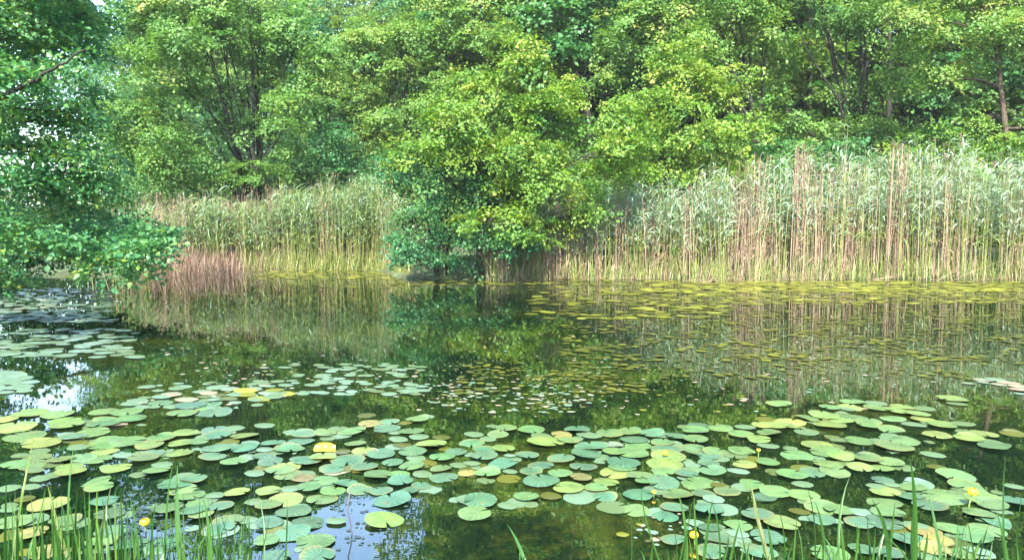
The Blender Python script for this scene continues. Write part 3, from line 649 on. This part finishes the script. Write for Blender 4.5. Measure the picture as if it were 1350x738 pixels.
def pad_mesh(seed):
    """heart-shaped oval leaf, about 1 across: notch, raised or dipped rim, slight dome at the stalk"""
    r = np.random.default_rng(seed)
    n = 26; th = np.linspace(-math.pi * .955, math.pi * .955, n)
    rad = .5 * (1 + .13 * np.cos(th)) * (1 + .018 * np.sin(5 * th + r.random() * 6) + .015 * np.sin(9 * th + r.random() * 6))
    back = sstep((np.abs(th) - 2.5) / .6); rad = rad * (1 - .10 * back)
    ph = r.random(4) * 6.28; amp = .003 + .008 * r.random()
    def z_of(t, k):
        z = amp * k ** 2 * np.sin(2 * t + ph[0]) + amp * .6 * k ** 2 * np.sin(3 * t + ph[1])
        if seed % 5 == 3: z = z - .05 * k ** 3 * np.clip(np.cos(t - ph[2]) - .4, 0, 1)
        if seed % 5 == 1: z = z + .08 * k ** 3 * np.clip(np.cos(t - ph[2]) - .55, 0, 1) / .45
        return z + .012 * (1 - k) + .006
    if seed in (4, 8): rad = rad * (1 - .24 * np.clip(np.cos(th - ph[3]) - .86, 0, 1) / .14)      # bitten edge
    v = [(-.10, 0, .016)]
    for k in (.45, .8, 1.0):
        c = -.10 * (1 - k)
        for t, ra in zip(th, rad): v.append((c + k * ra * math.cos(t), k * ra * math.sin(t), float(z_of(t, k))))
    T = [(0, 1 + i, 2 + i) for i in range(n - 1)]
    Q = [(1 + a * n + i, 1 + (a + 1) * n + i, 2 + (a + 1) * n + i, 2 + a * n + i) for a in range(2) for i in range(n - 1)]
    return mesh_np('lily_pad', v, Q, T, PAD, None, True)
PM = [pad_mesh(k) for k in range(10)]
COLS = {'g': (.060, .114, .038), 'b': (.038, .090, .051), 'y': (.096, .138, .034), 'o': (.120, .112, .030)}  # b: glaucous leaf colour with sky reflection mixed into the base
CNAME = {'g': 'pale green', 'b': 'blue-green', 'y': 'yellow-green', 'o': 'browning yellow'}
MARKS = [('the tall yellow flower', 1282, 648), ('the mid-pad yellow flower', 877, 597), ('the orange-yellow bud', 190, 689), ('the lowest yellow flower', 915, 705),
         ('the bent dead stalk', 460, 675), ('the curled yellow leaf', 428, 594), ('the orange pad', 582, 577), ('the brown-tipped pad', 727, 655), ('the pale leaning blade', 995, 650),
         ('the sky patch at left', 60, 550), ('the topmost far pads', 1135, 529), ('the lone far-right pad', 1311, 590), ('the half-folded pad', 832, 674), ('the twin lone pads', 628, 668),
         ('the sky-patch pad', 507, 689), ('the brown-edged heap', 1225, 715), ('the tall right blade', 1200, 690), ('the small white bud', 1000, 593), ('the far paired pads', 285, 535),
         ('the leaning yellow blade', 40, 620), ('the longest left blade', 250, 680), ('the first middle pads', 480, 560), ('the reed-reflection pads', 1090, 560), ('the front right corner', 1330, 700), ('the middle front pads', 760, 585)]
ORD = ['nearest', 'second', 'third', 'fourth', 'fifth', 'sixth', 'seventh', 'eighth', 'ninth', 'tenth', 'eleventh', 'twelfth', 'thirteenth']
def place_words(items, noun, marks=MARKS):
    """items: (px, py, adjective) -> a label each: rank, adjective, noun, side of the nearest landmark"""
    cell = {}
    for i, (px, py, adj) in enumerate(items):
        m = min(range(len(marks)), key=lambda k: (px - marks[k][1]) ** 2 + ((py - marks[k][2]) * 2.3) ** 2)
        dx, dy = px - marks[m][1], (py - marks[m][2]) * 2.3
        side = ('right of' if dx > 0 else 'left of') if abs(dx) > abs(dy) else ('before' if dy > 0 else 'beyond')
        cell.setdefault((m, side, adj), []).append((dx * dx + dy * dy, i))
    out = [None] * len(items)
    for (m, side, adj), L_ in cell.items():
        for k, (_, i) in enumerate(sorted(L_)):
            out[i] = (f'{ORD[k]} ' if len(L_) > 1 else '') + f'{adj} {noun} {side} {marks[m][0]}'
    return out
r = np.random.default_rng(77)
big = sorted(PADS, key=lambda p: -p[2])[:296]
small = [p for p in PADS if p not in big]
labs = place_words([(p[0], p[1], CNAME[p[3]]) for p in big], 'lily pad')
for (px, py, w, c), lab in zip(big, labs):
    p = ground(px, py); dist = (p - Vector((0, 0, CAM_Z))).length
    size = w * dist / F * .93
    o = link('lily_pad', PM[int(r.integers(0, 10))]); o.location = (p.x, p.y, .003 + .016 * r.random())
    o.rotation_euler = (r.normal() * .04, r.normal() * .04, r.random() * 6.283); sc_ = size * (.96 + .1 * r.random()); o.scale = (sc_, sc_ * (.92 + .12 * r.random()), sc_)
    col = np.array(COLS[c]) * (1 + .13 * r.normal()) * np.array([1 + .1 * r.normal(), 1, 1 + .1 * r.normal()])
    o.color = (*np.clip(col, .03, .7), 1)
    tag(o, lab, 'lily pad', 'lily pads floating in front')

def flat_leaf(acc, x, y, size, tint, r, z=None):
    n = 9; th = np.linspace(0, 2 * math.pi, n, endpoint=False) + r.random() * 6
    ra = size * .5 * (1 + .12 * np.cos(th * 2 + 1) + .06 * r.normal(size=n))
    z = .004 + .010 * r.random() if z is None else z
    tl = r.normal(size=2) * .02
    v = [(x, y, z + .004)] + [(x + a * math.cos(t), y + a * math.sin(t), z + a * (tl[0] * math.cos(t) + tl[1] * math.sin(t))) for a, t in zip(ra, th)]
    acc.add(v, None, [(0, 1 + i, 1 + (i + 1) % n) for i in range(n)], tint)
acc = Acc()
for (px, py, w, c) in small:
    p = ground(px, py); flat_leaf(acc, p.x, p.y, w * p.y / F, {'g': .72, 'b': .86, 'y': .66, 'o': .14}[c], r)
FIELDS = [  # px range, py range, how many, size, tint range, patchiness
    (850, 1580, 371, 385, 960, .24, .28, .46, .35), (700, 1360, 380, 402, 260, .18, .1, .46, .65), (740, 1580, 396, 476, 1250, .10, .0, .32, .85), (900, 1360, 386, 400, 300, .14, .2, .5, .6), (700, 960, 378, 420, 200, .22, .1, .44, .5),
    (520, 900, 366, 376, 140, .22, .1, .42, .3), (330, 520, 350, 368, 120, .25, .3, .55, .3), (380, 560, 372, 380, 30, .2, .1, .5, .4),
    (-20, 150, 380, 425, 330, .20, .74, .95, .4), (-20, 180, 434, 472, 130, .22, .62, .92, .5), (-20, 40, 490, 520, 22, .24, .75, .9, .2),
    (330, 560, 480, 520, 110, .13, .6, .94, .6), (600, 860, 478, 520, 170, .08, .0, .3, .8), (170, 340, 505, 540, 36, .17, .6, 1.0, .4), (560, 760, 505, 545, 70, .06, .7, 1.0, .5), (260, 380, 515, 528, 16, .18, .3, 1.0, .3),
    (1260, 1350, 500, 520, 10, .18, .9, 1.0, .3), (870, 1350, 470, 500, 110, .08, .0, .3, .75)]
for (xa, xb, ya, yb, n, size, t0, t1, patch) in FIELDS:
    done = 0; tries = 0
    f1, f2, p1, p2 = .02 + .02 * r.random(), .15 + .1 * r.random(), r.random() * 6, r.random() * 6
    while done < n and tries < n * 8:
        tries += 1
        px = xa + (xb - xa) * r.random(); py = ya + (yb - ya) * r.random()
        k = .5 + .5 * math.sin(px * f1 + p1 + 1.3 * math.sin(py * .11)) * math.sin(py * f2 + p2 + px * .006)
        if r.random() < patch * 1.5 * (1 - k): continue
        p = ground(px, py)
        if float(pond_d(np.array(p.x), np.array(p.y))) < .1: continue
        flat_leaf(acc, p.x, p.y, size * (.6 + .7 * r.random()), t0 + (t1 - t0) * r.random(), r); done += 1
tag(link('floating_leaves', acc.mesh('floating_leaves', FLOAT_PAD)), 'scattered small floating leaves and drowned yellow pads across the far water', 'floating leaves', kind='stuff')

# lesser pads filling the drift, partly under the others
acc = Acc(); r2 = np.random.default_rng(404); geo = []
for me in PM:
    vv = np.zeros(len(me.vertices) * 3, np.float32); me.vertices.foreach_get('co', vv); vv = vv.reshape(-1, 3)
    geo.append((vv, [tuple(p.vertices) for p in me.polygons if len(p.vertices) == 4], [tuple(p.vertices) for p in me.polygons if len(p.vertices) == 3]))
mid = [p for p in big if p[1] > 545]
for k in range(230):
    q = mid[int(r2.integers(0, len(mid)))]; px, py = q[0] + 22 * r2.normal(), q[1] + 6 * r2.normal()
    p = ground(px, py)
    if p.y < 3.3 or (420 < px < 560 and py > 640): continue
    vv, Q, T = geo[int(r2.integers(0, 10))]; sz = (.08 + .12 * r2.random()); a0 = r2.random() * 6.283
    ca, sa = math.cos(a0) * sz, math.sin(a0) * sz
    w_ = np.stack([p.x + vv[:, 0] * ca - vv[:, 1] * sa, p.y + vv[:, 0] * sa + vv[:, 1] * ca, vv[:, 2] * sz - .0015 + .004 * r2.random()], 1)
    ti = {'g': .70, 'b': .80, 'y': .66, 'o': .16}[q[3]] + .05 * r2.normal() if r2.random() > .12 else .97 if r2.random() < .3 else .22
    acc.add(w_, Q, T, float(np.clip(ti, 0, 1)))
tag(link('small_pads', acc.mesh('small_pads', FLOAT_PAD, True)), 'young and half-sunken small pads filling gaps in the near drift', 'small lily pads', kind='stuff')

# the curled yellow leaf
a = Acc(); th = np.linspace(0, 2 * math.pi, 18, endpoint=False); v = [(0, 0, .012)]
for k in (.5, 1.0):
    for t in th: v.append((k * .10 * math.cos(t), k * .085 * math.sin(t), .012 + (.06 * k * k * max(0, math.sin(t)) if k > .6 else .01) + .008 * math.sin(3 * t)))
# fold the far edge over
v = [(x, y - (.05 if z > .05 else 0), z) for x, y, z in v]
T = [(0, 1 + i, 1 + (i + 1) % 18) for i in range(18)]; Q = [(1 + i, 19 + i, 19 + (i + 1) % 18, 1 + (i + 1) % 18) for i in range(18)]
o = link('curled_leaf', mesh_np('curled_leaf', v, Q, T, plain_mat('yellowed_leaf', (.42, .31, .02), .45), None, True)); o.location = ground(428, 594) + Vector((0, 0, .004))
o.scale = (.8, .8, .8)
tag(o, 'curled bright yellow dying leaf among blue-green pads', 'leaf')

# ------------------------------------------------------------------ yellow water-lily flowers
def flower(px, py, h, d, label, lean=(0, 0)):
    p = ground(px, py, h)
    root = empty('water_lily_flower', (p.x + lean[0], p.y + lean[1], 0)); tag(root, label, 'flower', 'yellow water-lily flowers')
    a = Acc(); tube(a, bez((0, 0, -.15), (-lean[0] * .2, -lean[1] * .2, h * .5), (-lean[0], -lean[1], h - d * .3), 7), np.full(7, .0042), 6)
    link('stem', a.mesh('stem', STEM, True), root)
    top = np.array([-lean[0], -lean[1], h])
    a = Acc(); n = 8; th = np.linspace(0, 2 * math.pi, n, endpoint=False); v = []
    for z, ra in ((-.3, .16), (0, .26), (.12, .30), (.16, .0001)):
        for t in th: v.append(top + d * np.array([ra * math.cos(t), ra * math.sin(t), z]))
    a.add(v, [(i * n + k, i * n + (k + 1) % n, (i + 1) * n + (k + 1) % n, (i + 1) * n + k) for i in range(3) for k in range(n)], None, .5)
    link('stigma', a.mesh('stigma', STIGMA, True), root)
    for k in range(5):
        a0 = k * 2 * math.pi / 5 + px; a = Acc(); v = []
        for (rr, z, w) in ((.10, -.38, .12), (.40, -.25, .30), (.52, .02, .36), (.44, .28, .24), (.33, .40, .05)):
            for s in (-1, 0, 1):
                aa = a0 + s * w / max(rr, .25); q = rr * (1 if s else 1.08)
                v.append(top + d * np.array([q * math.cos(aa), q * math.sin(aa), z]))
        a.add(v, [(i * 3 + s, i * 3 + s + 1, (i + 1) * 3 + s + 1, (i + 1) * 3 + s) for i in range(4) for s in range(2)], None, .5)
        link('petal', a.mesh('petal', PETAL, True), root)
flower(1282, 648, .10, .055, 'round yellow flower on the tallest stalk above pads at right', (-.04, -.02))
flower(877, 597, .05, .040, 'yellow flower standing among the pads in the middle', (.01, 0))
flower(191, 688, .06, .050, 'orange-yellow bud between the blades of the left grass', (.01, -.01))
flower(915, 705, .05, .045, 'low yellow flower beside a red-brown leaf at the right shoots', (.01, 0))
flower(862, 648, .03, .026, 'tiny yellow bud over a blue-green pad', (0, 0))
flower(1000, 593, .06, .026, 'small pale bud on a thin stalk in the right drift', (0, 0))

# ------------------------------------------------------------------ bent dead stalk and loose stems
def stalk(name, label, pts, rad, mat, cat):
    a = Acc(); pts = np.array([tuple(p) for p in pts]); b = pts[0].copy()
    tube(a, pts - b, np.full(len(pts), rad), 6)
    o = link(name, a.mesh(name, mat, True)); o.location = b; tag(o, label, cat); return o
p0 = ground(464, 704); p1 = at(458, 674, p0.y); p2 = at(461, 649, p0.y + .02)
stalk('bent_stalk', 'thin dark dead stalk bent in the middle, standing in the sky reflection', [p0 - Vector((0, 0, .15)), p0, (p0 + p1) / 2 + Vector((.004, 0, 0)), p1, p2], .0042, plain_mat('drowned_stalk', (.06, .05, .06), .7), 'stalk')

# ------------------------------------------------------------------ grass and young shoots of the near bank
def blade_mesh(b, tip, w, bow, tint, r, fold=None):
    """a bowed V-section blade from b to tip (local)"""
    b = np.array(b, float); tip = np.array(tip, float); n = 9
    m = (b + tip) / 2 + np.array(bow)
    pts = bez(b, m, tip, n)
    if fold:
        k = int(n * fold[0]); pts[k:] = pts[k] + (pts[k:] - pts[k]) * np.array([1, 1, -fold[1]]) + np.array([fold[2], 0, 0]) * np.linspace(0, 1, n - k)[:, None]
    a0 = r.random() * 3.14; side = np.array([math.cos(a0), math.sin(a0) * .6, 0]); side /= np.linalg.norm(side)
    nor = np.array([-side[1], side[0], 0])
    t = np.linspace(0, 1, n); ww = w * (.7 + .5 * np.sin(np.minimum(t * 2.2, 1.57))) * (1 - t ** 3) + .0006
    v = np.stack([pts - side * ww[:, None] * .5, pts + nor * ww[:, None] * .18, pts + side * ww[:, None] * .5], 1).reshape(-1, 3)
    q = [(i * 3 + s, i * 3 + s + 1, (i + 1) * 3 + s + 1, (i + 1) * 3 + s) for i in range(n - 1) for s in range(2)]
    a = Acc(); a.add(v, q, None, np.clip(tint + .05 * r.normal(size=len(q)), 0, 1)); return a.mesh('blade', GRASS_MAT, True)
r = np.random.default_rng(91)
TUFTS = []   # (px at frame bottom, Y, [(tip px, tip py, width mm, tint)], adjective)
def T_(px, Y, tips, adj): TUFTS.append((px, Y, tips, adj))
T_(5, 3.2, [(48, 565, 8, .9), (20, 640, 9, .75), (0, 610, 8, .7), (60, 640, 7, .6)], 'long yellow-green grass clump')
T_(35, 3.0, [(10, 650, 10, .6), (55, 690, 9, .5), (30, 665, 8, .7), (75, 655, 7, .8)], 'dense green grass clump')
T_(98, 3.3, [(98, 583, 7, .45), (104, 640, 9, .5), (85, 670, 8, .6), (120, 660, 8, .7)], 'tall thin-stemmed grass clump')
T_(118, 3.1, [(147, 638, 12, .97), (62, 636, 9, .95), (130, 690, 9, .4), (100, 690, 8, .5)], 'grass clump with pale bent blades')
T_(150, 3.0, [(152, 645, 8, .8), (140, 660, 10, .45), (172, 690, 10, .4), (128, 640, 7, .85), (160, 700, 9, .5)], 'yellowish grass clump')
T_(185, 3.2, [(170, 650, 7, .4), (206, 655, 6, .35), (190, 690, 9, .4), (175, 700, 9, .4)], 'slender dark grass clump')
T_(225, 3.1, [(229, 605, 10, .45), (222, 660, 8, .4), (210, 690, 9, .4)], 'upright green blade clump')
T_(255, 3.05, [(234, 612, 15, .42), (266, 650, 12, .45), (240, 700, 10, .4), (275, 700, 9, .5)], 'broad-bladed green clump')
T_(295, 3.1, [(332, 640, 13, .42), (306, 668, 11, .40), (285, 665, 8, .5), (315, 690, 8, .4)], 'leaning broad-bladed clump')
T_(330, 3.3, [(322, 680, 7, .4), (340, 650, 6, .4), (318, 720, 7, .5)], 'thin grass clump')
T_(60, 2.9, [(45, 700, 11, .5), (80, 690, 10, .6), (66, 676, 9, .45), (52, 720, 10, .5), (90, 715, 9, .4)], 'low thick grass clump')
T_(200, 2.95, [(208, 712, 9, .5), (190, 716, 9, .45), (222, 716, 9, .5)], 'low sparse grass clump')
T_(362, 3.4, [(378, 654, 5, .5)], 'single bent grass stem')
T_(705, 3.25, [(668, 690, 14, .35), (690, 716, 10, .35)], 'short broad shoot')
T_(832, 3.2, [(832, 688, 13, .42), (803, 708, 9, .6), (840, 722, 8, .4)], 'short upright shoot')
T_(893, 3.3, [(893, 648, 11, .55), (845, 645, 6, .4), (885, 690, 9, .5), (912, 660, 7, .6)], 'olive shoot')
T_(925, 3.2, [(915, 655, 7, .55), (940, 655, 8, .3), (960, 705, 9, .4)], 'thin dark shoot')
T_(955, 3.3, [(935, 655, 10, .35), (975, 690, 8, .4)], 'curving green shoot')
T_(1030, 3.3, [(989, 630, 13, .96), (1012, 690, 9, .3), (1022, 660, 6, .4)], 'shoot with one pale broad blade')
T_(1000, 3.1, [(972, 680, 9, .42), (1010, 705, 9, .4), (990, 710, 9, .35)], 'low leaning shoot')
T_(1066, 3.25, [(1060, 632, 11, .38), (1074, 660, 9, .42), (1050, 690, 12, .45), (1085, 715, 7, .5)], 'leafy green shoot')
T_(1118, 3.3, [(1120, 628, 8, .5), (1108, 680, 10, .6), (1130, 690, 9, .45)], 'tall reedy shoot')
T_(1160, 3.15, [(1148, 655, 14, .36), (1172, 690, 9, .4), (1180, 660, 6, .5)], 'broad bluish shoot')
T_(1202, 3.2, [(1199, 600, 12, .42), (1165, 705, 9, .5), (1206, 660, 9, .45), (1222, 700, 9, .4)], 'tallest straight shoot')
T_(1255, 3.3, [(1224, 645, 9, .35), (1280, 650, 8, .5), (1262, 690, 9, .4), (1302, 700, 9, .6)], 'spreading shoot')
T_(1290, 3.1, [(1272, 698, 9, .4), (1303, 690, 10, .5), (1282, 712, 9, .4)], 'low green shoot')
T_(1340, 3.15, [(1326, 595, 13, .42), (1350, 640, 9, .5), (1312, 670, 8, .4), (1332, 690, 10, .5)], 'stout corner shoot')
T_(1095, 3.0, [(1085, 705, 10, .4), (1110, 712, 9, .5), (1098, 722, 9, .4)], 'low tufted shoot')
T_(1235, 3.0, [(1228, 712, 9, .45), (1245, 705, 9, .4), (1238, 720, 8, .4)], 'low double shoot')
T_(870, 3.0, [(862, 715, 9, .5), (880, 722, 9, .4)], 'low pale shoot')
labs = place_words([(t[0], 730, t[3]) for t in TUFTS], 'near', MARKS)
for (px, Y, tips, adj), lab in zip(TUFTS, labs):
    z0 = max(gz((px - 675) / F * Y, Y), -.12)
    b = at(px, 760, Y); b = Vector((b.x, Y, z0))
    root = empty('grass_clump', b); tag(root, lab, 'grass', 'grass clumps on the near bank')
    for k, (tx, ty, w, ti) in enumerate(tips):
        yy = Y + .22 * r.normal() * .6
        tp = at(tx, ty, yy) - b
        off = (r.normal() * .02, r.normal() * .02, -.03)
        pale = ti > .93 and ty < 640 and tx < 1000
        link('blade', blade_mesh(off, tp, w * .001 * 1.55, (r.normal() * .05, r.normal() * .03, .10), ti, r), root)
# fine undergrowth too thin to count
acc = Acc()
for k in range(210):
    px = r.random() * 340 if r.random() < .62 else 860 + 500 * r.random()
    Y = 2.85 + .5 * r.random(); b = at(px, 800, Y); x = b.x
    lo = 605 if px < 180 else 630
    ty = lo + 90 * r.random() ** .6 + (25 if px > 400 else 0)
    tp = at(px + r.normal() * 16, ty, Y + .1 * r.normal())
    z0 = max(gz(x, Y), -.1); d = np.array(tp) - np.array((x, Y, z0)); L_ = np.linalg.norm(d)
    ribbon(acc, (x, Y, z0), d, L_ * 1.05, (.009 + .006 * r.random()), .06 + .08 * r.random(), np.clip(.45 + .2 * r.normal(), .05, .98), r)
tag(link('bank_grass', acc.mesh('bank_grass', GRASS_MAT)), 'fine tangled green grass along the near bank', 'grass', kind='stuff')
# small dark drowned leaves in the sky reflection by the left grass
acc = Acc()
for k in range(170):
    px = 185 + 55 * r.normal() * .55 + 10; py = 690 + 26 * r.normal()
    p = ground(px, py); flat_leaf(acc, p.x, p.y, .018 + .016 * r.random(), .1, r)
for k in range(60):
    p = ground(430 + 120 * r.random(), 660 + 75 * r.random()); flat_leaf(acc, p.x, p.y, .012 + .02 * r.random(), .3, r, .003)
tag(link('drowned_leaflets', acc.mesh('drowned_leaflets', leaf_mat('dark_leaflet', [(0, (.015, .03, .035)), (1, (.05, .07, .06))], .05, .5, .3))), 'small dark leaflets floating on the sky reflection', 'floating leaves', kind='stuff')


# specks of pollen, petals and leaf bits drifting on the middle of the pond
acc = Acc(); r3 = np.random.default_rng(515)
for cx, cy, sx_, sy_, n in ((740, 530, 26, 7, 45), (590, 525, 30, 8, 45), (500, 495, 40, 10, 70), (700, 500, 90, 18, 220), (330, 500, 70, 14, 110), (260, 460, 60, 12, 60), (1050, 470, 160, 20, 260), (870, 700, 24, 14, 26), (950, 520, 120, 16, 90)):
    for _ in range(n):
        p = ground(cx + sx_ * r3.normal(), cy + sy_ * r3.normal())
        if float(pond_d(np.array(p.x), np.array(p.y))) > .1: flat_leaf(acc, p.x, p.y, .016 + .05 * r3.random() ** 2, float(r3.choice([.96, .9, .3, .12, 1.0])), r3, .0035)
tag(link('floating_debris', acc.mesh('floating_debris', FLOAT_PAD)), 'pale specks and leaf bits drifting on the open middle water', 'debris', kind='stuff')

# ------------------------------------------------------------------ thin haze volume added to lift the foliage shadows
hm = bpy.data.materials.new('shadow_lift_haze'); hm.use_nodes = True; hn = hm.node_tree.nodes; hn.clear()
ho = hn.new('ShaderNodeOutputMaterial'); hv = hn.new('ShaderNodeVolumePrincipled')
hv.inputs['Color'].default_value = (.94, .97, 1.0, 1); hv.inputs['Density'].default_value = .00032; hv.inputs['Anisotropy'].default_value = 0.0
hm.node_tree.links.new(hv.outputs[0], ho.inputs['Volume'])
bx = [(x, y, z) for z in (-2.0, 48.0) for y in (-302, 702) for x in (-502, 502)]
tag(link('haze', mesh_np('haze', bx, [(0, 2, 3, 1), (4, 5, 7, 6), (0, 1, 5, 4), (2, 6, 7, 3), (0, 4, 6, 2), (1, 3, 7, 5)], None, hm)), kind='stuff')
